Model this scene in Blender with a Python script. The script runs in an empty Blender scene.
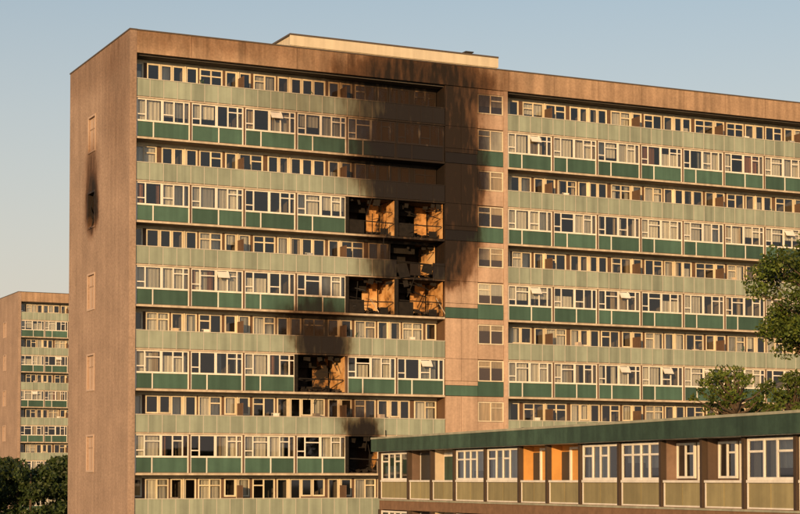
import bpy, math, random
import numpy as np
from mathutils import Vector, Matrix, Euler
R = random.Random(7)
scn = bpy.context.scene
scn.view_settings.view_transform = 'Standard'
scn.view_settings.look = 'None'
scn.view_settings.exposure = 0

# ------------------------------------------------------------ camera frame
F = 1816.0
CAM = (-34.46, -111.74, 10.3)
FW = (0.430, 0.9028); RT = (0.9028, -0.430)
def place(px, depth):
    lat = (px-400)/F*depth
    return (CAM[0]+depth*FW[0]+lat*RT[0], CAM[1]+depth*FW[1]+lat*RT[1])
cd = bpy.data.cameras.new("camera"); cam = bpy.data.objects.new("camera", cd)
scn.collection.objects.link(cam); scn.camera = cam
cam.location = CAM
PITCH = 2.0
cam.rotation_euler = (math.radians(90+PITCH), 0, -math.atan2(FW[0], FW[1]))
cd.sensor_width = 36; cd.lens = F/800*36
cd.shift_y = (223-F*math.tan(math.radians(PITCH)))/800
cd.clip_end = 6000

# ------------------------------------------------------------ light
EL = 9.0; SD = Vector((-0.64, -0.77, 0)).normalized()
ROT = math.atan2(SD.x, SD.y)
w = bpy.data.worlds.new("World"); scn.world = w; w.use_nodes = True
nt = w.node_tree; bg = nt.nodes["Background"]
sky = nt.nodes.new("ShaderNodeTexSky"); sky.sky_type = 'NISHITA'; sky.sun_disc = False
sky.sun_elevation = math.radians(EL); sky.sun_rotation = ROT % (2*math.pi)
sky.air_density = 1.0; sky.dust_density = 1.0; sky.ozone_density = 1.0
tc = nt.nodes.new("ShaderNodeTexCoord"); sp = nt.nodes.new("ShaderNodeSeparateXYZ")
nt.links.new(tc.outputs["Generated"], sp.inputs[0])
mr = nt.nodes.new("ShaderNodeMapRange"); nt.links.new(sp.outputs[2], mr.inputs[0])
mr.inputs[1].default_value = 0.03; mr.inputs[2].default_value = 0.30; mr.inputs[3].default_value = 0.90; mr.inputs[4].default_value = 0.08
mxw = nt.nodes.new("ShaderNodeMix"); mxw.data_type = 'RGBA'
nt.links.new(mr.outputs[0], mxw.inputs[0]); nt.links.new(sky.outputs[0], mxw.inputs[6]); mxw.inputs[7].default_value = (4.7, 3.9, 3.4, 1)
nt.links.new(mxw.outputs[2], bg.inputs[0]); bg.inputs[1].default_value = 0.145
sl = bpy.data.lights.new("sun", 'SUN'); sun = bpy.data.objects.new("sun", sl)
scn.collection.objects.link(sun)
sl.energy = 5.0; sl.angle = math.radians(0.5); sl.color = (1.0, 0.62, 0.28)
sv = Vector((SD.x*math.cos(math.radians(EL)), SD.y*math.cos(math.radians(EL)), math.sin(math.radians(EL))))
sun.rotation_euler = sv.to_track_quat('Z', 'Y').to_euler()
sun.location = (-80, -120, 60)

# ------------------------------------------------------------ materials
def soot_group(name, axis, patches, nscale=0.45, amp=2.2):
    g = bpy.data.node_groups.new(name, 'ShaderNodeTree')
    g.interface.new_socket("Fac", in_out='OUTPUT', socket_type='NodeSocketFloat')
    N, L = g.nodes, g.links
    out = N.new("NodeGroupOutput")
    geo = N.new("ShaderNodeNewGeometry")
    sep = N.new("ShaderNodeSeparateXYZ"); L.new(geo.outputs["Position"], sep.inputs[0])
    mpp = N.new("ShaderNodeMapping"); mpp.inputs["Scale"].default_value = (1, 1, .5); L.new(geo.outputs["Position"], mpp.inputs[0])
    def M(op, a, b=None, c=None):
        n = N.new("ShaderNodeMath"); n.operation = op
        for i, v in enumerate((a, b, c)):
            if v is None: continue
            if isinstance(v, (int, float)): n.inputs[i].default_value = v
            else: L.new(v, n.inputs[i])
        return n.outputs[0]
    def noise(sc, off):
        noi = N.new("ShaderNodeTexNoise"); noi.inputs["Scale"].default_value = sc; noi.inputs["Detail"].default_value = 9
        noi.inputs["Roughness"].default_value = .66
        ad = N.new("ShaderNodeVectorMath"); ad.operation = 'ADD'; ad.inputs[1].default_value = (off, off*.7, off*.3); L.new(mpp.outputs[0], ad.inputs[0])
        L.new(ad.outputs[0], noi.inputs["Vector"]); return noi.outputs[0]
    n_a = M('MULTIPLY_ADD', noise(nscale, 0), amp, -amp*.5)
    n_b = M('MULTIPLY_ADD', noise(nscale*1.3, 17), amp*1.3, -amp*.65)
    U = M('ADD', sep.outputs[axis], n_a); Z = M('ADD', sep.outputs[2], n_b)
    acc = None
    for (cx, cz, rx, rz, s) in patches:
        a = M('DIVIDE', M('SUBTRACT', U, cx), rx); b = M('DIVIDE', M('SUBTRACT', Z, cz), rz)
        d = M('SQRT', M('ADD', M('MULTIPLY', a, a), M('MULTIPLY', b, b)))
        mr = N.new("ShaderNodeMapRange"); mr.interpolation_type = 'SMOOTHSTEP'
        L.new(d, mr.inputs[0]); mr.inputs[1].default_value = 1.3; mr.inputs[2].default_value = 0.38
        mr.inputs[3].default_value = 0; mr.inputs[4].default_value = s
        inv = M('SUBTRACT', 1.0, mr.outputs[0])
        acc = inv if acc is None else M('MULTIPLY', acc, inv)
    tot = M('SUBTRACT', 1.0, acc)
    n2 = N.new("ShaderNodeTexNoise"); n2.inputs["Scale"].default_value = 2.2; n2.inputs["Detail"].default_value = 8
    mp2 = N.new("ShaderNodeMapping"); mp2.inputs["Scale"].default_value = (1.4, 1.4, .35); L.new(geo.outputs["Position"], mp2.inputs[0])
    L.new(mp2.outputs[0], n2.inputs["Vector"])
    k = M('MULTIPLY_ADD', n2.outputs[0], 1.1, 0.52)
    tot = M('MINIMUM', M('MULTIPLY', tot, k), 0.985)
    L.new(tot, out.inputs[0])
    return g
SOOT_F = soot_group("soot_front", 0, [
    (19.8, 31.2, 5.2, 3.0, 0.99), (20.2, 34.4, 5.4, 3.0, 0.93), (20.6, 37.8, 7.0, 2.6, 0.82),
    (20.2, 27.4, 4.4, 4.3, 0.82), (20.0, 24.8, 4.4, 1.5, .75), (23.4, 30.5, 2.2, 6.0, 0.85), (14.0, 35.4, 6, 4, 0.25),
    (13.0, 19.3, 2.3, 1.7, 0.98), (12.6, 21.2, 3.0, 1.8, .6), (15.9, 13.4, 1.6, 1.2, 0.97), (15.6, 15, 2.0, 1.4, 0.4), (5, 39.3, 9, 1.5, .3)], 0.7, 2.0)
SOOT_E = soot_group("soot_end", 1, [(8.5, 28.9, 1.7, 2.1, 0.98), (8.6, 31.0, 2.0, 2.6, 0.5), (2.5, 36, 4, 6, 0.2), (9, 38.5, 10, 2.0, .2)], 0.9, 1.3)

def soot_mix(N, L, g, c, col=None):
    def MP(f0, f1, t1):
        r = N.new("ShaderNodeMapRange"); L.new(g.outputs[0], r.inputs[0]); r.inputs[1].default_value = f0; r.inputs[2].default_value = f1; r.inputs[4].default_value = t1; return r.outputs[0]
    m1 = N.new("ShaderNodeMix"); m1.data_type = 'RGBA'; m1.blend_type = 'MULTIPLY'
    L.new(MP(0, .55, 1), m1.inputs[0]); L.new(c, m1.inputs[6]); m1.inputs[7].default_value = (.40, .29, .21, 1)
    m2 = N.new("ShaderNodeMix"); m2.data_type = 'RGBA'
    L.new(MP(.35, .92, .97), m2.inputs[0]); L.new(m1.outputs[2], m2.inputs[6]); m2.inputs[7].default_value = (.013, .009, .007, 1)
    return m2.outputs[2]

def mat(name, col, rough=0.7, var=0.12, vscale=1.5, soot=None, streak=0.0, bump=0.0, spec=0.3, metal=0, stretch=(1,1,1), island=0.0, fine=0.0):
    m = bpy.data.materials.new(name); m.use_nodes = True
    N, L = m.node_tree.nodes, m.node_tree.links
    p = N["Principled BSDF"]; p.inputs["Roughness"].default_value = rough
    p.inputs["Specular IOR Level"].default_value = spec; p.inputs["Metallic"].default_value = metal
    geo = N.new("ShaderNodeNewGeometry")
    mp = N.new("ShaderNodeMapping"); mp.inputs["Scale"].default_value = stretch; L.new(geo.outputs["Position"], mp.inputs[0])
    no = N.new("ShaderNodeTexNoise"); no.inputs["Scale"].default_value = vscale; no.inputs["Detail"].default_value = 8
    no.inputs["Roughness"].default_value = .65
    L.new(mp.outputs[0], no.inputs["Vector"])
    val = N.new("ShaderNodeMapRange"); L.new(no.outputs[0], val.inputs[0])
    val.inputs[1].default_value = .3; val.inputs[2].default_value = .7
    val.inputs[3].default_value = 1-var; val.inputs[4].default_value = 1+var
    v = val.outputs[0]
    def mul(a, b):
        n = N.new("ShaderNodeMath"); n.operation = 'MULTIPLY'; L.new(a, n.inputs[0]); L.new(b, n.inputs[1]); return n.outputs[0]
    def layer(scale, st, amt):
        mp2 = N.new("ShaderNodeMapping"); mp2.inputs["Scale"].default_value = st; L.new(geo.outputs["Position"], mp2.inputs[0])
        n2 = N.new("ShaderNodeTexNoise"); n2.inputs["Scale"].default_value = scale; n2.inputs["Detail"].default_value = 6
        L.new(mp2.outputs[0], n2.inputs["Vector"])
        r = N.new("ShaderNodeMapRange"); L.new(n2.outputs[0], r.inputs[0])
        r.inputs[1].default_value = .35; r.inputs[2].default_value = .65; r.inputs[3].default_value = 1-amt; r.inputs[4].default_value = 1+amt*.4
        return r.outputs[0]
    if streak: v = mul(v, layer(1.0, (2.2, 2.2, 0.10), streak))
    if fine: v = mul(v, layer(7.0, (1, 1, 1), fine))
    if island:
        r = N.new("ShaderNodeMapRange"); L.new(geo.outputs["Random Per Island"], r.inputs[0])
        r.inputs[3].default_value = 1-island; r.inputs[4].default_value = 1+island
        v = mul(v, r.outputs[0])
    sc = N.new("ShaderNodeVectorMath"); sc.operation = 'SCALE'; sc.inputs[0].default_value = col; L.new(v, sc.inputs["Scale"])
    c = sc.outputs[0]
    if soot:
        g = N.new("ShaderNodeGroup"); g.node_tree = soot
        c = soot_mix(N, L, g, c)
    L.new(c, p.inputs["Base Color"])
    if bump:
        b = N.new("ShaderNodeBump"); b.inputs["Strength"].default_value = bump; b.inputs["Distance"].default_value = .05
        L.new(no.outputs[0], b.inputs["Height"]); L.new(b.outputs[0], p.inputs["Normal"])
    return m
MT = {}
MT['gable'] = mat("gable_concrete", (.375, .27, .21), .9, .15, .4, SOOT_E, .12, .5, fine=.2)
MT['gwin'] = mat("gable_window_panel", (.50, .375, .30), .7, .06, 1, SOOT_E)
MT['para'] = mat("parapet_concrete", (.40, .27, .18), .9, .18, .6, SOOT_F, .28, .2, fine=.14)
MT['coping'] = mat("coping_metal", (.10, .08, .065), .6, .1)
MT['slab'] = mat("slab_edge_paint", (.56, .47, .36), .8, .12, 1, SOOT_F, .25)
MT['white'] = mat("white_frame_paint", (.80, .76, .68), .5, .05, .6, SOOT_F, .12, island=.05)
MT['cream'] = mat("cream_frame_paint", (.74, .65, .49), .5, .10, .8, SOOT_F, .15, island=.14)
MT['green'] = mat("green_spandrel_panel", (.062, .122, .092), .45, .14, .6, SOOT_F, .18, island=.26)
MT['sage'] = mat("sage_balustrade_panel", (.30, .345, .275), .5, .10, .8, SOOT_F, .22, island=.13)
MT['rail'] = mat("balustrade_rail", (.50, .48, .41), .6, .08, 1, SOOT_F)
MT['pier'] = mat("brown_mullion", (.13, .075, .045), .7, .1, 1, SOOT_F)
MT['colp'] = mat("column_panel", (.50, .355, .265), .85, .12, .7, SOOT_F, .2, island=.1, fine=.1)
MT['room'] = mat("room_plaster", (.26, .21, .17), .9, .1, 1, SOOT_F, island=.2)
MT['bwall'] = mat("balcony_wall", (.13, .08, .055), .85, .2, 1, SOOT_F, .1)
MT['core'] = mat("core_concrete", (.3, .24, .2), .9, .1)
MT['roofc'] = mat("roof_felt", (.10, .09, .085), .9, .15)
MT['plant'] = mat("plant_room_cladding", (.64, .56, .43), .7, .06, 1, None, .12)
MT['net'] = mat("net_curtain", (.80, .75, .67), .9, .2, 2.5, SOOT_F, stretch=(3, 1, .15), island=.08)
MT['drape'] = mat("drape_curtain", (.62, .48, .33), .9, .3, 2.5, SOOT_F, stretch=(3, 1, .15), island=.15)
MT['drape2'] = mat("red_curtain", (.36, .17, .10), .9, .3, 2.5, SOOT_F, stretch=(3, 1, .15), island=.15)
MT['drape3'] = mat("blue_grey_curtain", (.34, .35, .36), .9, .3, 2.5, SOOT_F, stretch=(3, 1, .15), island=.15)
MT['item'] = mat("balcony_clutter_paint", (.34, .28, .23), .8, .3, 2, SOOT_F, island=.7)
MT['char'] = mat("charred_surface", (.014, .011, .009), .9, .5, 3)
MT['steel'] = mat("dark_metal", (.05, .045, .04), .5, .1)
MT['debris'] = mat("scorched_debris", (.035, .024, .017), .9, .7, 4, island=.8)
def scorch(name, a, b):
    m = bpy.data.materials.new(name); m.use_nodes = True
    N, L = m.node_tree.nodes, m.node_tree.links
    p = N["Principled BSDF"]; p.inputs["Roughness"].default_value = .9
    g = N.new("ShaderNodeNewGeometry"); n1 = N.new("ShaderNodeTexNoise"); n1.inputs["Scale"].default_value = .7; n1.inputs["Detail"].default_value = 9
    n1.inputs["Roughness"].default_value = .66
    L.new(g.outputs["Position"], n1.inputs["Vector"])
    cr = N.new("ShaderNodeValToRGB"); L.new(n1.outputs[0], cr.inputs[0])
    e = cr.color_ramp.elements; e[0].position = a; e[0].color = (.016, .011, .008, 1); e[1].position = b; e[1].color = (.50, .25, .08, 1)
    x = e.new(b+.14); x.color = (.72, .46, .22, 1)
    L.new(cr.outputs[0], p.inputs["Base Color"]); return m
MT['scorch'] = scorch("scorched_plaster", .36, .47)
MT['scorchd'] = scorch("scorched_plaster_dark", .46, .58)
def glassmat(name, soot):
    m = bpy.data.materials.new(name); m.use_nodes = True
    N, L = m.node_tree.nodes, m.node_tree.links; N.remove(N["Principled BSDF"])
    tr = N.new("ShaderNodeBsdfTransparent"); tr.inputs[0].default_value = (.80, .82, .80, 1)
    gl = N.new("ShaderNodeBsdfGlossy"); gl.inputs["Roughness"].default_value = .03
    fr = N.new("ShaderNodeFresnel"); fr.inputs[0].default_value = 1.5
    ma = N.new("ShaderNodeMath"); ma.operation = 'MULTIPLY_ADD'; ma.inputs[1].default_value = 1.3; ma.inputs[2].default_value = .05; L.new(fr.outputs[0], ma.inputs[0])
    mx = N.new("ShaderNodeMixShader"); L.new(ma.outputs[0], mx.inputs[0]); L.new(tr.outputs[0], mx.inputs[1]); L.new(gl.outputs[0], mx.inputs[2])
    g2 = N.new("ShaderNodeGroup"); g2.node_tree = soot
    df = N.new("ShaderNodeBsdfDiffuse"); df.inputs[0].default_value = (.03, .02, .015, 1)
    m2 = N.new("ShaderNodeMixShader"); L.new(g2.outputs[0], m2.inputs[0]); L.new(mx.outputs[0], m2.inputs[1]); L.new(df.outputs[0], m2.inputs[2])
    L.new(m2.outputs[0], N["Material Output"].inputs[0]); return m
MT['glass'] = glassmat("window_glass", SOOT_F)

# ------------------------------------------------------------ mesh accumulators
class Acc:
    def __init__(s): s.d = {}
    def box(s, part, mk, x0, x1, y0, y1, z0, z1):
        if x1 < x0: x0, x1 = x1, x0
        v, f = s.d.setdefault((part, mk), ([], []))
        b = len(v)
        v += [(x0,y0,z0),(x1,y0,z0),(x1,y1,z0),(x0,y1,z0),(x0,y0,z1),(x1,y0,z1),(x1,y1,z1),(x0,y1,z1)]
        f += [(b,b+3,b+2,b+1),(b+4,b+5,b+6,b+7),(b,b+1,b+5,b+4),(b+1,b+2,b+6,b+5),(b+2,b+3,b+7,b+6),(b+3,b,b+4,b+7)]
    def rbox(s, part, mk, c, size, rot):
        v, f = s.d.setdefault((part, mk), ([], [])); b = len(v)
        Rm = Euler(rot).to_matrix()
        for sx, sy, sz in ((-1,-1,-1),(1,-1,-1),(1,1,-1),(-1,1,-1),(-1,-1,1),(1,-1,1),(1,1,1),(-1,1,1)):
            q = Rm @ Vector((sx*size[0]/2, sy*size[1]/2, sz*size[2]/2)); v.append((c[0]+q.x, c[1]+q.y, c[2]+q.z))
        f += [(b,b+3,b+2,b+1),(b+4,b+5,b+6,b+7),(b,b+1,b+5,b+4),(b+1,b+2,b+6,b+5),(b+2,b+3,b+7,b+6),(b+3,b,b+4,b+7)]
    def quad(s, part, mk, pts):
        v, f = s.d.setdefault((part, mk), ([], [])); b = len(v); v += list(pts); f.append((b, b+1, b+2, b+3))
    def limb(s, part, mk, p0, p1, r0, r1, n=7):
        v, f = s.d.setdefault((part, mk), ([], [])); b = len(v)
        p0 = Vector(p0); p1 = Vector(p1); q = (p1-p0).to_track_quat('Z', 'Y')
        for P, r in ((p0, r0), (p1, r1)):
            for i in range(n):
                a = 2*math.pi*i/n; o = q @ Vector((math.cos(a)*r, math.sin(a)*r, 0)); v.append(tuple(P+o))
        for i in range(n): f.append((b+i, b+(i+1) % n, b+n+(i+1) % n, b+n+i))
        f.append(tuple(b+n+i for i in range(n)))
    def build(s, name, loc=(0,0,0), rz=0):
        par = bpy.data.objects.new(name, None); scn.collection.objects.link(par)
        par.location = loc; par.rotation_euler = (0, 0, rz)
        for (part, mk), (v, f) in s.d.items():
            me = bpy.data.meshes.new(part); me.from_pydata(v, [], f); me.materials.append(MT[mk]); me.update()
            o = bpy.data.objects.new(part, me); scn.collection.objects.link(o); o.parent = par
        return par

GR = random.Random(99)
def window(A, x0, x1, z0, z1, y, cols, trans, t=.075, fm='white', dep=.07, glass=True, gpart='glazing'):
    tot = sum(cols); A.box('window_frames', fm, x0, x0+t, y, y+dep, z0, z1)
    x = x0+t; Wd = x1-x0-t
    for c, tr_ in zip(cols, trans):
        xe = x+Wd*c/tot
        A.box('window_frames', fm, xe-t, xe, y, y+dep, z0, z1)
        A.box('window_frames', fm, x, xe-t, y+.004, y+dep-.004, z1-t, z1)
        A.box('window_frames', fm, x, xe-t, y+.004, y+dep-.004, z0, z0+t)
        if tr_: A.box('window_frames', fm, x, xe-t, y+.006, y+dep-.006, z0+(z1-z0)*tr_-t*.4, z0+(z1-z0)*tr_+t*.4)
        if glass:
            ys = y+dep*.5; a, b, c2 = GR.gauss(0, .006), GR.gauss(0, .006), GR.gauss(0, .006)
            A.quad(gpart, 'glass', [(x-.005, ys+a, z0+.02), (xe-t+.005, ys+b, z0+.02), (xe-t+.005, ys+b+c2, z1-.02), (x-.005, ys+a+c2, z1-.02)])
        x = xe

def curtains(A, x0, x1, z0, z1, y, r, pnone=.2, fold=.12):
    u = r.random(); W = x1-x0
    def q(mk, a, b, c, d, yo=0):
        n = max(2, int((b-a)/fold)); prev = None
        for i in range(n+1):
            xx = a+(b-a)*i/n; yy = y+yo+(.03 if i % 2 else -.03)*r.uniform(.4, 1)
            if prev: A.quad('curtains', mk, [(prev[0], prev[1], c), (xx, yy, c), (xx, yy, d), (prev[0], prev[1], d)])
            prev = (xx, yy)
    dr = r.choice(['drape', 'drape', 'drape', 'net', 'drape', 'drape2', 'drape3', 'net', 'net'])
    if u < pnone: return
    if u < pnone+.32: q('net', x0, x1, z0, z1)
    elif u < pnone+.55:
        a = r.uniform(.12, .32); q(dr, x0, x0+W*a, z0, z1); q(dr, x1-W*r.uniform(.12, .30), x1, z0, z1)
        if r.random() < .5: q('net', x0, x1, z0, z1, .12)
    elif u < pnone+.65: q('net', x0, x1, z0+(z1-z0)*r.uniform(.2, .5), z1)
    elif u < pnone+.73: q(dr, x0, x0+W*r.uniform(.3, .8), z0, z1)
    else: q('net', x0, x1, z0, z0+(z1-z0)*r.uniform(.5, .8))

BAY = 3.70; XC0, XC1 = 22.2, 27.15; NR = 9; ZT = 37.7; P = 5.4; HP = 39.15
GW = .45
def tower(name, loc, damage, seed, nr=NR):
    A = Acc(); r = random.Random(seed)
    XE = XC1+nr*BAY
    burnt = set()
    if damage:
        burnt = {(1,'B',4),(1,'B',5),(2,'B',4),(2,'B',5),(3,'B',3),(2,'A',5),(4,'B',4)}
    bays = [(i, i*BAY, (i+1)*BAY) for i in range(6)]+[(7+i, XC1+i*BAY, XC1+(i+1)*BAY) for i in range(nr)]
    A.box('rear_core', 'core', BAY, XE-.01, 6.0, 14.2, 0, 37.6)
    A.box('rear_wall', 'core', 0.0, BAY, 14.0, 14.2, 0, 37.6)
    gw = [33.9, 28.7, 23.1, 17.6, 12.1, 6.6]
    for (gx0, gx1, side) in ((-GW, 0, -1), (XE, XE+GW, 1)):
        ya, yb = 7.75, 9.35
        A.box('gable_wall', 'gable', gx0, gx1, -.14, ya, 0, HP)
        A.box('gable_wall', 'gable', gx0, gx1, yb, 14.25, 0, HP)
        zz = 0
        for zc in sorted(gw):
            A.box('gable_wall', 'gable', gx0, gx1, ya, yb, zz, zc-1.15); zz = zc+1.15
            isb = damage and side < 0 and abs(zc-28.7) < .1
            px0 = gx0+.10 if side < 0 else gx0+.2
            for (a, b, c, d) in ((ya-.12, ya, zc-1.27, zc+1.27), (yb, yb+.12, zc-1.27, zc+1.27), (ya, yb, zc+1.15, zc+1.27), (ya, yb, zc-1.27, zc-1.15)):
                if side < 0: A.box('gable_window_surround', 'gwin', gx0-.05, gx0-.001, a, b, c, d)
            if not isb:
                A.box('gable_window', 'gwin', px0, px0+.05, ya, yb, zc-1.15, zc+1.15)
                A.box('gable_window', 'gable', px0-.03, px0-.002, (ya+yb)/2-.04, (ya+yb)/2+.04, zc-1.15, zc+1.15)
                A.box('gable_window', 'gable', px0-.028, px0-.003, ya, (ya+yb)/2-.04, zc+.35, zc+.41)
                A.box('gable_window', 'gable', px0-.028, px0-.003, (ya+yb)/2+.04, yb, zc+.35, zc+.41)
            else:
                A.box('burnt_gable_room', 'char', 1.2, 1.3, 6.3, 11, zc-1.6, zc+1.6)
                A.box('burnt_gable_room', 'char', .02, 1.19, 6.3, 11, zc+1.3, zc+1.36)
                A.box('burnt_gable_room', 'char', .02, 1.19, ya-.4, ya-.3, zc-1.5, zc+1.29)
                A.box('burnt_gable_room', 'char', .02, 1.19, yb+.3, yb+.4, zc-1.5, zc+1.29)
                A.rbox('burnt_debris', 'gwin', (gx0+.2, ya+.9, zc-.3), (.04, .07, 1.7), (.2, 0, 0))
                for j in range(6):
                    A.rbox('burnt_debris', 'char', (gx0+.15, r.uniform(ya, yb), zc+r.uniform(-1, 1)), (.05, .06, r.uniform(.6, 1.6)), (r.uniform(-.8, .8), .1, .1))
        A.box('gable_wall', 'gable', gx0, gx1, ya, yb, zz, HP)
        A.box('gable_coping', 'coping', gx0-.04, gx1+.04, -.18, 14.3, HP+.003, HP+.09)
    A.box('parapet', 'para', .001, XE-.001, -.12, .18, 37.72, HP)
    A.box('parapet_coping', 'coping', .045, XE-.045, -.17, .24, HP, HP+.08)
    A.box('rear_parapet', 'para', .001, XE-.001, 13.9, 14.18, 37.66, HP-.2)
    A.box('roof', 'roofc', .001, XE-.001, .19, 13.89, 37.62, 37.85)
    for j in range(1, 16):
        xj = j*3.7+(1.3 if j > 6 else 0)
        if xj < XE: A.box('parapet_joints', 'pier', xj-.012, xj+.012, -.123, -.1195, 37.75, HP-.01)
    A.box('plant_room', 'plant', 12.3, 28.5, 4, 7.3, 37.85, 41.05)
    A.box('plant_room_coping', 'coping', 12.2, 28.6, 3.9, 7.4, 41.05, 41.17)
    A.box('plant_room_fascia', 'plant', 12.22, 28.58, 3.93, 3.998, 40.35, 41.049)
    for (vx, vy, vh) in ((26.5, 5, .35), (27.2, 5.3, .25), (50.6, 3, 2.0), (51.3, 3.2, 1.7), (38, 6, 1.0), (33, 4, 1.1)):
        zb = 41.17 if 12 < vx < 28.5 else 37.85
        A.box('roof_vents', 'steel', vx, vx+.5, vy, vy+.5, zb, zb+vh)
        A.box('roof_vents', 'steel', vx-.08, vx+.58, vy-.08, vy+.58, zb+vh, zb+vh+.08)
    for k in range(7):
        zt = ZT-P*k
        for (a, b) in ((0.0, XC0), (XC1, XE)):
            if k > 0: A.box('floor_slabs', 'room', a+.001, b-.001, 0, 6, zt-.10, zt+.05)
            A.box('floor_slabs', 'room', a+.001, b-.001, 0, 6, zt-2.85, zt-2.70)
            A.box('slab_edges', 'slab', a+.02, b-.02, -.07, -.001, zt-2.86, zt-2.78)
            if k > 0: A.box('slab_edges', 'slab', a+.02, b-.02, -.05, -.001, zt-.09, zt+.04)
            A.box('balcony_header', 'cream', a+.01, b-.01, 1.2, 1.32, zt-.28, zt-.10)
        A.box('floor_slabs', 'room', .01, BAY, 6, 13.9, zt-2.85, zt-2.7)
        for (i, x0, x1) in bays:
            first = i in (0, 7)
            if not first:
                A.box('party_walls', 'room', x0-.09, x0+.09, 1.33, 6, zt-2.7, zt-.1)
                A.box('party_walls', 'room', x0-.09, x0+.09, .13, 6, zt-5.35, zt-2.85)
                A.box('facade_mullions', 'pier', x0-.045, x0+.045, -.025, .129, zt-5.35, zt-2.87)
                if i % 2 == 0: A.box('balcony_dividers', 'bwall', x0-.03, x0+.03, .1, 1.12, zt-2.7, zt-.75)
                A.box('facade_mullions', 'cream', x0-.05, x0+.05, 1.13, 1.32, zt-2.7, zt-.285)
            zb0, zb1 = zt-2.78, zt-1.58
            isb = (k, 'A', i) in burnt
            npn = 4; pw_ = (x1-x0)/npn
            for j in range(npn):
                xa = x0+j*pw_
                if isb and j in (0, 1, 2):
                    A.rbox('buckled_balustrade', 'slab' if j == 1 else 'char', (xa+pw_/2, -.08, zb0+.5+j*.1), (pw_*.9, .04, 1.0-.2*j), (.25*(j-1), .18*(j-1), .1)); continue
                A.box('balustrade_panels', 'sage', xa+.025, xa+pw_-.025, -.045, -.015, zb0+.05, zb1-.06)
                A.box('balustrade_posts', 'rail', xa-.022, xa+.022, -.055, -.005, zb0, zb1-.055)
            if isb: A.rbox('balustrade_rail', 'char', ((x0+x1)/2, -.05, zb1-.15), (x1-x0, .06, .06), (0, .05, 0))
            else: A.box('balustrade_rail', 'rail', x0+.001, x1-.001, -.07, .0, zb1-.05, zb1)
            xa, xb = x0+.06, x1-.06; y = 1.2; z0, z1 = zt-2.7, zt-.29
            if not isb:
                flip = (i % 2 == 0)
                u = r.random()
                segs = [('door', .82), ('wall', .10), ('win', 1.6), ('wall', .18), ('win2', .83)]
                if u < .3: segs = [('win2', .7), ('door', .8), ('wall', .3), ('win', 1.7)]
                elif u < .45: segs = [('door', .8), ('win2', .8), ('win2', .9), ('wall', .2), ('door', .8)]
                if flip: segs = segs[::-1]
                tot = sum(s[1] for s in segs); x = xa
                for kind, wd in segs:
                    xe = x+(xb-xa)*wd/tot
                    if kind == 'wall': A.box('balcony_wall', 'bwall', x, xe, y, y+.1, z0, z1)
                    elif kind == 'door':
                        window(A, x+.01, xe-.01, z0, z1, y, [1], [.42], .10, 'cream')
                        A.box('door_panel', 'cream', x+.11, xe-.11, y+.02, y+.05, z0+.1, z0+.95)
                        if r.random() < .3: curtains(A, x+.1, xe-.1, z0+1, z1-.1, y+.2, r, .0)
                    elif kind == 'win':
                        A.box('balcony_wall', 'cream', x, xe, y+.01, y+.1, z0, z0+.85)
                        window(A, x+.01, xe-.01, z0+.851, z1, y, [1, 1], r.choice([[None, .7], [.7, None], [.7, .7]]), .095, 'cream')
                        curtains(A, x+.1, xe-.1, z0+.9, z1-.1, y+.22, r, .40)
                    else:
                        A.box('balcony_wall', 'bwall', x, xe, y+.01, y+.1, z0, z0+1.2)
                        window(A, x+.01, xe-.01, z0+1.201, z1, y, [1], [None], .10, 'cream')
                        if r.random() < .4: curtains(A, x+.1, xe-.1, z0+1.2, z1-.1, y+.22, r, .2)
                    x = xe
                if r.random() < .35 and not (damage and k < 3 and i in (4, 5)):
                    cx = r.uniform(x0+.5, x1-1); h = r.uniform(.7, 1.35); tp = r.randint(0, 2)
                    if tp == 0:   # small table with boxes
                        A.box('balcony_table', 'item', cx, cx+.7, .35, .75, zt-2.0, zt-1.96)
                        for q in (cx+.03, cx+.63): A.box('balcony_table', 'item', q, q+.04, .4, .44, zt-2.7, zt-2.0)
                        A.rbox('stored_box', 'item', (cx+.3, .55, zt-1.96+h*.25), (.4, .3, h*.5), (0, 0, .3))
                    elif tp == 1:  # drying rack / chair back
                        for q in range(5): A.box('drying_rack', 'rail', cx+q*.14, cx+q*.14+.02, .5, .52, zt-2.7, zt-1.4)
                        A.box('drying_rack', 'rail', cx-.02, cx+.6, .495, .525, zt-1.4, zt-1.36)
                        A.rbox('laundry', r.choice(['net', 'drape3', 'drape']), (cx+.3, .47, zt-1.62), (.42, .02, .5), (.05, .02, 0))
                    else:          # potted plant
                        A.limb('plant_pot', 'item', (cx, .6, zt-2.7), (cx, .6, zt-2.3), .13, .18, 8)
                        for q in range(14):
                            A.rbox('plant_leaves', 'green', (cx+r.gauss(0, .12), .6+r.gauss(0, .1), zt-2.2+r.uniform(0, .95)), (.04, .02, .35), (r.gauss(0, .5), r.gauss(0, .5), r.random()*3))
            z0, z1 = zt-4.33, zt-2.87
            s0, s1 = zt-5.345, zt-4.36
            isb = (k, 'B', i) in burnt
            xa, xb = x0+(.05), x1-(.05)
            half = isb and k == 4
            if half: xa_b, xb_b = x0+.05, x0+2.3
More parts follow.
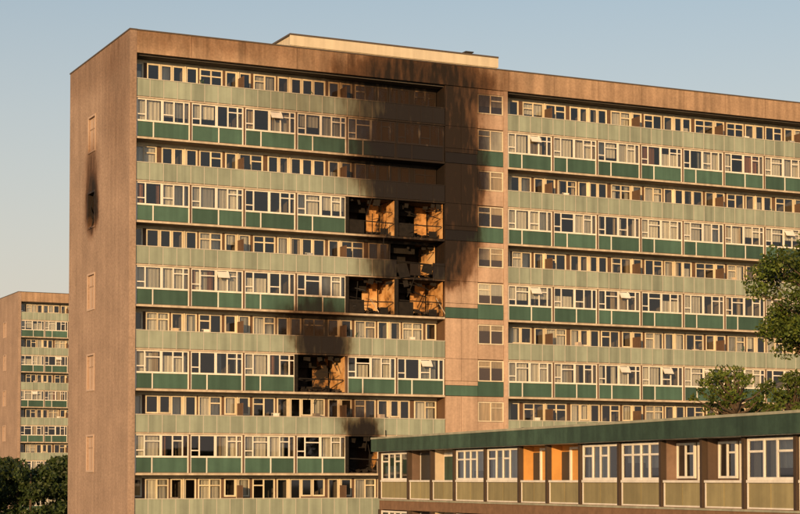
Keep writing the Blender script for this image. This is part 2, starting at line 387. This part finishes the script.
            if (not isb) or half:
                xs = xb_b if half else xa
                A.box('sill', 'white', xs, xb, .0, .12, s1+.001, z0-.001)
                mid = xa+(xb-xa)*.48
                if not half:
                    v = r.choice([0, 0, 1, 2])
                    tA = [[None, .72, None], [.35, None, None], [None, .72, .72]][v % 3]
                    window(A, xa, mid, z0, z1, .02, [.55, 1.0], [.3, None] if v else [.3, .7], .085)
                    window(A, mid+.002, xb, z0, z1, .02, [1.0, .9, .5], tA, .085)
                    if r.random() < .12:   # casement pushed open
                        A.rbox('open_casement', 'white', (mid+.45, -.16, z1-.35), (.8, .04, .5), (-.6, 0, 0))
                    curtains(A, xa+.1, mid-.1, z0, z1, .3, r, .20); curtains(A, mid+.1, xb-.1, z0, z1, .3, r, .20)
                    sp_ = xa+1.15 if r.random() < .7 else xa+1.9
                    for (a, b) in ((xa, sp_), (sp_, xb)):
                        A.box('spandrel_panels', 'green', a+.05, b-.05, .05, .09, s0+.04, s1-.0)
                    for a in (xa, sp_-.05, xb-.08): A.box('spandrel_frames', 'white', a, a+.08, .03, .10, s0, s1)
                    A.box('spandrel_back', 'room', xa, xb, .11, .2, s0, s1)
                else:
                    window(A, xb_b, xb, z0, z1, .02, [1.0], [.7], .085)
                    A.box('spandrel_panels', 'green', xb_b+.05, xb-.05, .05, .09, s0+.04, s1)
                    A.box('spandrel_back', 'room', xb_b, xb, .11, .2, s0, s1)
        for (i, x0, x1) in bays:
            for lv in 'AB':
                if (k, lv, i) not in burnt: continue
                zf, zc = (zt-2.70, zt-.10) if lv == 'A' else (zt-5.35, zt-2.85)
                yf = 1.34 if lv == 'A' else .14
                wall = 'scorch' if k in (1, 2, 3) else 'scorchd'
                A.box('burnt_room', 'char', x0+.11, x1-.11, 3.9, 4.0, zf, zc)
                A.box('burnt_room', 'char', x0+.11, x1-.11, yf, 3.89, zc-.04, zc-.01)
                A.box('burnt_room', 'debris', x0+.11, x1-.11, yf, 3.89, zf+.01, zf+.05)
                A.box('burnt_room', wall, x1-.14, x1-.10, yf, 3.88, zf+.06, zc-.05)
                A.box('burnt_room', 'char', x0+.10, x0+.14, yf, 3.88, zf+.06, zc-.05)
                if k == 1 and lv == 'B':
                    A.box('burnt_room', 'scorch', x0+2.45, x0+3.35, 2.2, 2.3, zf+.06, zc-.06)
                elif k in (2, 3) and lv == 'B':
                    A.box('burnt_room', 'scorch' if k == 2 else 'scorchd', x0+2.2, x0+3.35, 2.4, 2.5, zf+.06, zc-.06)
                A.box('burnt_room', 'char', x0+.14, x0+2.3, 1.9, 2.0, zc-.75, zc-.05)
                A.box('burnt_room', 'char', x0+.5, x0+1.9, 2.6, 3.5, zf+.05, zf+1.9)
                if lv == 'B': A.box('burnt_room', 'char', x0-.11, x0+.13, -.03, yf-.005, zf+.02, zc-.02)
                for j in range(30):
                    A.rbox('burnt_debris', r.choice(['debris', 'char', 'char']), (r.uniform(x0+.3, x1-.3), r.uniform(.2, 1.6)+(1.1 if lv == 'A' else 0), zf+.08+abs(r.gauss(0, .14))), (r.uniform(.1, .5), r.uniform(.05, .4), r.uniform(.04, .2)), (r.random()*.6, r.random()*.6, r.random()*3))
                for j in range(7):
                    A.rbox('twisted_frames', r.choice(['char', 'char', 'char', 'steel', 'char', 'slab'] if lv == 'A' or k == 2 else ['char']), (r.uniform(x0+.2, x1-.2), r.uniform(-.05, .25)+(1.1 if lv == 'A' else 0), r.uniform(zf+.2, zc-.3)), (.045, .045, r.uniform(.5, 1.7)), (r.uniform(-.3, .3), r.choice([r.gauss(0, .3), 1.57+r.gauss(0, .2)]), 0))
                for j in range(5):
                    A.rbox('hanging_scraps', 'char', (r.uniform(x0+.3, x1-.3), r.uniform(.1, .9)+(1.1 if lv == 'A' else 0), zc-r.uniform(.1, .3)), (r.uniform(.15, .5), .03, r.uniform(.2, .5)), (r.uniform(-.3, .3), r.uniform(-.2, .2), r.uniform(-.3, .3)))
                A.rbox('twisted_frames', 'char', ((x0+x1)/2, .06, zf+.95+r.uniform(-.1, .1)), (x1-x0-.5, .06, .07), (0, r.uniform(-.04, .04), 0))
                if lv == 'B' and k in (1, 2):
                    A.box('twisted_frames', 'char', x0+.2, x0+1.3, .05, .09, zf+.05, zf+.95)
                    A.box('twisted_frames', 'char', x0+2.5, x0+3.1, .05, .09, zf+.05, zf+.5)
        A.box('column_backing', 'pier', XC0+.01, XC1-.01, .06, 6, zt-5.40, zt-.001 if k else zt)
        xm = 24.75
        def pan(mk, a, b, c, d, yy=-.05): A.box('column_panels', mk, a+.012, b-.012, yy, .059, c+.012, d-.012)
        pan('colp', XC0+.02, XC0+1.25, zt-2.8, zt); pan('colp', XC0+1.25, xm, zt-2.8, zt)
        pan('colp', XC0+.02, XC0+1.25, zt-4.35, zt-2.8); pan('colp', XC0+1.25, xm, zt-4.35, zt-2.8)
        pan('green', XC0+.02, xm, zt-5.38, zt-4.65, -.03); pan('colp', XC0+.02, xm, zt-4.65, zt-4.35, -.04)
        pan('colp', xm, XC1-.35, zt-2.8, zt-1.75, -.045); pan('colp', xm, XC1-.35, zt-.35, zt, -.045)
        window(A, xm+.02, XC1-.36, zt-1.74, zt-.36, -.04, [1, 1], [None, .7], .07, 'cream', .08)
        window(A, xm+.02, XC1-.36, zt-4.33, zt-2.87, -.04, [1, 1], [.7, None], .07, 'cream', .08)
        pan('green', xm, XC1-.35, zt-5.38, zt-4.35, -.03)
        A.box('column_blinds', r.choice(['net', 'drape', 'drape']), xm+.1, XC1-.42, .045, .058, zt-1.7+r.choice([0, .5, .9]), zt-.4)
        A.box('column_blinds', r.choice(['net', 'drape', 'drape']), xm+.1, XC1-.42, .045, .058, zt-4.3+r.choice([0, .6, .9]), zt-2.9)
        A.box('column_edge', 'colp', XC1-.34, XC1-.01, -.08, .3, zt-5.4, zt-.001)
    return A.build(name, loc)

tower("tower_block", (0, 0, 0), True, 3)
dx, dy = place(20, 278)
tower("tower_block", (dx, dy, 0), False, 11, 6)

# ------------------------------------------------------------ low-rise block
MT['fascia'] = mat("green_fascia_board", (.045, .085, .06), .6, .25, .8, None, .3, island=.2, fine=.1)
MT['edge'] = mat("roof_edge_trim", (.36, .36, .28), .6, .15, .8, None, .2)
MT['tan'] = mat("tan_infill_panel", (.30, .26, .14), .6, .12, 1.2, None, .18, island=.15)
MT['wht'] = mat("white_painted_timber", (.80, .76, .70), .5, .06, 1, None, .12)
MT['brick'] = mat("brown_brickwork", (.22, .13, .08), .9, .2, 3, None, .1)
MT['post'] = mat("dark_timber_post", (.06, .04, .028), .7, .15)
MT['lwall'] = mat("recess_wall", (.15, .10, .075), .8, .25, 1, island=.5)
MT['lwall_sun'] = mat("recess_wall_sunlit", (.62, .31, .09), .8, .15, 1)  # orange low-sun light painted into the wall colour of the lit recesses
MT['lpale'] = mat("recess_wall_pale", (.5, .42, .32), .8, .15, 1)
def low_block():
    A = Acc(); r = random.Random(5); H = 12.65
    DL, DR = 102.0, 62.5
    p0 = Vector(place(380, DL)); p1 = Vector(place(795, DR)); D = (p1-p0); L0 = D.length; LN = L0+5; D.normalize()
    vp = (380-795*DR/DL)/(1-DR/DL)
    def lx(px): return (DL-DR*(795-vp)/(px-vp))/(DL-DR)*L0
    seq = [(380, 'W'), (409, 'D'), (432, 'L'), (455, 'W'), (486, 'W'), (520, 'O'), (548, 'O'), (581, 'W'), (620, 'W'), (662, 'R'), (703, 'R'), (745, 'W'), (797, 'W'), (850, 'E')]
    A.box('roof_deck', 'roofc', -.3, LN+.3, -.35, 9.6, H-.08, H)
    A.box('roof_edge', 'edge', -.36, LN+.36, -.44, -.351, H-.07, H+.03)
    x = -.34
    while x < LN+.3:
        xe = min(LN+.34, x+3.62); A.box('fascia', 'fascia', x+.004, xe-.004, -.42, -.352, H-.76, H-.075); x = xe
    A.box('end_fascia', 'fascia', -.36, -.301, -.34, 9.6, H-.76, H-.02)
    A.box('soffit', 'wht', -.3, LN+.3, -.35, 9.6, H-.78, H-.74)
    A.box('rear_wall', 'brick', 0, LN, 9.2, 9.4, 0, H-.79)
    A.box('end_wall', 'brick', -.02, .2, .0, 9.19, 0, H-.79)
    A.box('end_wall', 'brick', LN-.2, LN+.02, .0, 9.19, 0, H-.79)
    A.box('inner_wall', 'room', .21, LN-.21, 5, 5.2, 0, H-.79)
    for q in range(4):
        vx = 6+q*11.3; A.box('roof_vent_pipes', 'steel', vx, vx+.12, 6, 6.12, H, H+.5)
    for s in range(4):
        zt = H-.79-s*3.2
        A.box('floor_slab', 'edge', .21, LN-.21, .02, 5, zt-2.85, zt-2.62)
        A.box('slab_band', 'brick', .0, LN, -.04, .019, max(0, zt-3.199), zt-2.60)
        A.box('slab_trim', 'edge', .0, LN, -.07, -.041, zt-2.70, zt-2.62)
        for b in range(len(seq)-1):
            x0 = max(.06, lx(seq[b][0])); x1 = min(LN-.05, lx(seq[b+1][0])); T = seq[b][1]
            if x1-x0 < .8: continue
            A.box('posts', 'post', x0-.09, x0+.09, -.10, .12, zt-2.59, zt-.001)
            wx, wm = x0+.14, x1-.14
            W = wm-wx
            if T == 'W':
                n = 3 if W < 3.2 else 4
                tr = [.68 if (q % 2 == 0 or r.random() < .4) else None for q in range(n)]
                window(A, wx, wm, zt-1.56, zt-.06, 0, [1]+[.8]*(n-2)+[1], tr, .10, 'wht', .09)
                curtains(A, wx+.1, wx+W*.5, zt-1.5, zt-.1, .25, r, .0); curtains(A, wx+W*.5, wm-.1, zt-1.5, zt-.1, .25, r, .1)
                A.box('window_sill', 'wht', wx, wm, -.05, .1, zt-1.66, zt-1.562)
            else:
                yr = .62; og = {'D': 'lwall', 'L': 'lpale', 'O': 'lwall_sun', 'R': 'lwall'}[T]
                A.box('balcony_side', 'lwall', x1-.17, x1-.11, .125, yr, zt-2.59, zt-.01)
                A.box('balcony_side', og, x0+.095, x0+.155, .125, yr, zt-2.59, zt-.01)  # sun-facing side painted in the bay colour, opposite side kept dark
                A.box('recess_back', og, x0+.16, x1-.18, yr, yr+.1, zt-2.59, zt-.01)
                if T == 'R':
                    window(A, wx+.1, wx+W*.52, zt-1.5, zt-.12, yr-.12, [1, 1], [None, .7], .09, 'wht', .09)
                    window(A, wx+W*.60, wm-.1, zt-2.55, zt-.12, yr-.12, [1], [.6], .10, 'wht', .09)
                elif T == 'L':
                    A.box('recess_door', 'wht', wx+.15, wx+W*.5, yr-.06, yr-.001, zt-2.59, zt-.15)
                    A.box('recess_door', 'fascia', wx+.25, wx+W*.5-.1, yr-.08, yr-.061, zt-1.9, zt-.35)
                    A.box('recess_door', 'steel', wx+W*.6, wm-.1, yr-.06, yr-.001, zt-1.5, zt-.15)
                elif T == 'O':
                    A.box('recess_door', 'steel', wx+.1, wx+W*.26, yr-.06, yr-.001, zt-2.59, zt-.3)
                    A.box('recess_door', 'wht', wx+W*.3, wx+W*.3+.14, yr-.07, yr-.001, zt-2.59, zt-.1)
                    A.box('recess_door', 'wht', wm-.16, wm-.05, yr-.07, yr-.001, zt-2.59, zt-.1)
                    A.box('recess_door', 'wht', wx+W*.3+.14, wm-.16, yr-.07, yr-.001, zt-.2, zt-.1)
                else:
                    A.box('recess_door', 'wht', wx+.1, wx+.2, yr-.07, yr-.001, zt-2.59, zt-.1)
                    A.box('recess_door', 'steel', wx+.2, wx+W*.6, yr-.06, yr-.001, zt-2.59, zt-.15)
                    A.box('recess_door', 'wht', wx+W*.6, wx+W*.6+.1, yr-.07, yr-.001, zt-2.59, zt-.1)
                A.box('balcony_rail', 'wht', wx, wm, -.05, .04, zt-1.66, zt-1.57)
            n = 2 if W > 2.4 else 1; ww = W/n
            for j in range(n):
                A.box('infill_panels', 'tan', wx+j*ww+.03, wx+(j+1)*ww-.03, .01, .05, zt-2.54, zt-1.665)
            for j in (0, n):
                A.box('panel_frames', 'wht', wx+j*ww-(.08 if j else 0), wx+j*ww+(.08 if j < n else 0), -.01, .06, zt-2.54, zt-1.661)
            A.box('panel_frames', 'wht', wx, wm, -.012, .06, zt-2.598, zt-2.541)
    return A.build("low_rise_block", (p0.x, p0.y, 0), math.atan2(D.y, D.x))
low_block()

# ------------------------------------------------------------ vegetation
def leafmat(name, c1, c2):
    m = bpy.data.materials.new(name); m.use_nodes = True
    N, L = m.node_tree.nodes, m.node_tree.links; p = N["Principled BSDF"]
    g = N.new("ShaderNodeNewGeometry"); cr = N.new("ShaderNodeValToRGB"); L.new(g.outputs["Random Per Island"], cr.inputs[0])
    cr.color_ramp.elements[0].color = (*c1, 1); cr.color_ramp.elements[1].color = (*c2, 1)
    no = N.new("ShaderNodeTexNoise"); no.inputs["Scale"].default_value = .6; L.new(g.outputs["Position"], no.inputs["Vector"])
    mr = N.new("ShaderNodeMapRange"); L.new(no.outputs[0], mr.inputs[0]); mr.inputs[1].default_value = .35; mr.inputs[2].default_value = .65; mr.inputs[3].default_value = .6; mr.inputs[4].default_value = 1.3
    sc = N.new("ShaderNodeVectorMath"); sc.operation = 'SCALE'; L.new(cr.outputs[0], sc.inputs[0]); L.new(mr.outputs[0], sc.inputs["Scale"])
    L.new(sc.outputs[0], p.inputs["Base Color"]); p.inputs["Roughness"].default_value = .55
    p.inputs["Specular IOR Level"].default_value = .25
    return m
MT['leaf'] = leafmat("foliage", (.035, .065, .012), (.105, .135, .022))
MT['leafd'] = leafmat("foliage_dark", (.02, .04, .012), (.05, .07, .02))
MT['bark'] = mat("bark", (.09, .065, .045), .9, .3, 3, stretch=(1, 1, .3))
def leaves_mesh(name, clumps, per, size, seed, mk):
    rg = np.random.default_rng(seed); V = []
    for (c, rad) in clumps:
        n = int(per*rad**2)
        d = rg.normal(size=(n, 3)); d /= np.linalg.norm(d, axis=1)[:, None]
        rr = rad*rg.random(n)**.45
        pos = np.array(c)+d*rr[:, None]*np.array([1, 1, .75])
        a = rg.normal(size=(n, 3)); a /= np.linalg.norm(a, axis=1)[:, None]
        b = np.cross(a, rg.normal(size=(n, 3))); b /= np.linalg.norm(b, axis=1)[:, None]
        s = size*rg.uniform(.6, 1.3, n)[:, None]
        V.append(np.stack([pos-a*s, pos-b*s*.5, pos+a*s, pos+b*s*.5], 1).reshape(-1, 3))
    V = np.concatenate(V); nf = len(V)//4
    me = bpy.data.meshes.new(name)
    me.vertices.add(len(V)); me.vertices.foreach_set("co", V.ravel().astype('f'))
    me.loops.add(nf*4); me.loops.foreach_set("vertex_index", np.arange(nf*4, dtype='i'))
    me.polygons.add(nf); me.polygons.foreach_set("loop_start", np.arange(0, nf*4, 4, dtype='i'))
    me.update(calc_edges=True); me.materials.append(MT[mk])
    return me
def tree(name, x, y, base_z, cz, rx, rz, ncl, seed, mk='leaf', per=330, size=.12):
    r = random.Random(seed); A = Acc()
    r0 = .035*cz/2+.12; n = 5; prev = Vector((0, 0, base_z-.1)); pr = r0*1.3
    for i in range(1, n+1):
        t = i/n; q = Vector((r.uniform(-.2, .2), r.uniform(-.2, .2), base_z+(cz+rz*.5-base_z)*t)); rr = r0*(1-.75*t)
        A.limb('trunk', 'bark', prev, q, pr, rr); prev = q; pr = rr
    clumps = []
    for i in range(ncl):
        a = r.uniform(0, 6.283); u = r.uniform(-1, 1); rad = (r.random()**.4)
        s = math.sqrt(max(0, 1-u*u))
        c = Vector((math.cos(a)*s*rad*rx, math.sin(a)*s*rad*rx, cz+u*rz*(.5+.5*rad)))
        cr_ = r.uniform(.10, .24)*rx
        clumps.append((tuple(c), cr_))
        st = Vector((0, 0, max(base_z+1, min(c.z-rx*.35, cz+rz*.3))))
        md = st.lerp(c, .55)+Vector((0, 0, -.15*rx*.5))
        A.limb('limbs', 'bark', st, md, .10, .05, 5); A.limb('limbs', 'bark', md, c, .05, .015, 5)
    par = A.build(name, (x, y, 0), 0)
    me = leaves_mesh("leaves", clumps, per, size, seed, mk)
    o = bpy.data.objects.new("leaves", me); scn.collection.objects.link(o); o.parent = par
tx, ty = place(846, 96); tree("ash_tree", tx, ty, 0, 20.2, 4.8, 3.9, 160, 21)
tx, ty = place(736, 98); tree("ash_tree", tx, ty, 0, 13.9, 2.4, 2.5, 80, 22)
tx, ty = place(793, 100); tree("ash_tree", tx, ty, 0, 13.6, 2.6, 2.5, 80, 23)
def tree_row():
    A = Acc(); r = random.Random(4); cl = []
    for j in range(12):
        x, y = place(-60+j*13, 165+r.uniform(-5, 8)); top = 13.0+r.uniform(-.9, .5)
        A.limb('trunks', 'bark', (x, y, -.1), (x, y, top-1.5), .25, .08)
        for i in range(26):
            a = r.uniform(0, 6.28); q = r.random()**.5*2.6
            zz = top-1.2-abs(r.gauss(0, 3))
            cl.append(((x+math.cos(a)*q, y+math.sin(a)*q, max(1, zz)), r.uniform(.6, 1.15)))
    par = A.build("tree_belt"); me = leaves_mesh("leaves", cl, 160, .2, 5, 'leafd')
    o = bpy.data.objects.new("leaves", me); scn.collection.objects.link(o); o.parent = par
tree_row()

# ------------------------------------------------------------ ground
MT['grass'] = mat("grass_ground", (.06, .075, .03), .95, .35, .08, fine=.3)
MT['asph'] = mat("asphalt", (.05, .05, .05), .9, .15, 2)
MT['pave'] = mat("paving", (.25, .23, .2), .9, .1, 2)
MT['line'] = mat("road_paint", (.75, .75, .7), .7, .1)
def sheet(name, mk, x0, x1, y0, y1, z, thick=None):
    A = Acc()
    if thick: A.box(name+'_mesh', mk, x0, x1, y0, y1, z-thick, z)
    else: A.quad(name+'_mesh', mk, [(x0, y0, z), (x1, y0, z), (x1, y1, z), (x0, y1, z)])
    A.build(name)
sheet("ground", 'grass', -3000, 3000, -3000, 3000, 0)
sheet("road", 'asph', -300, 300, -86, -78, .004)
sheet("pavement", 'pave', -300, 300, -77.99, -75.5, .12, .12)
sheet("pavement", 'pave', -20, 66, -6, -.8, .12, .12)
A = Acc()
for i in range(-40, 40): A.quad('dashes', 'line', [(i*6, -82.06, .008), (i*6+3, -82.06, .008), (i*6+3, -81.94, .008), (i*6, -81.94, .008)])
A.build("road_markings")
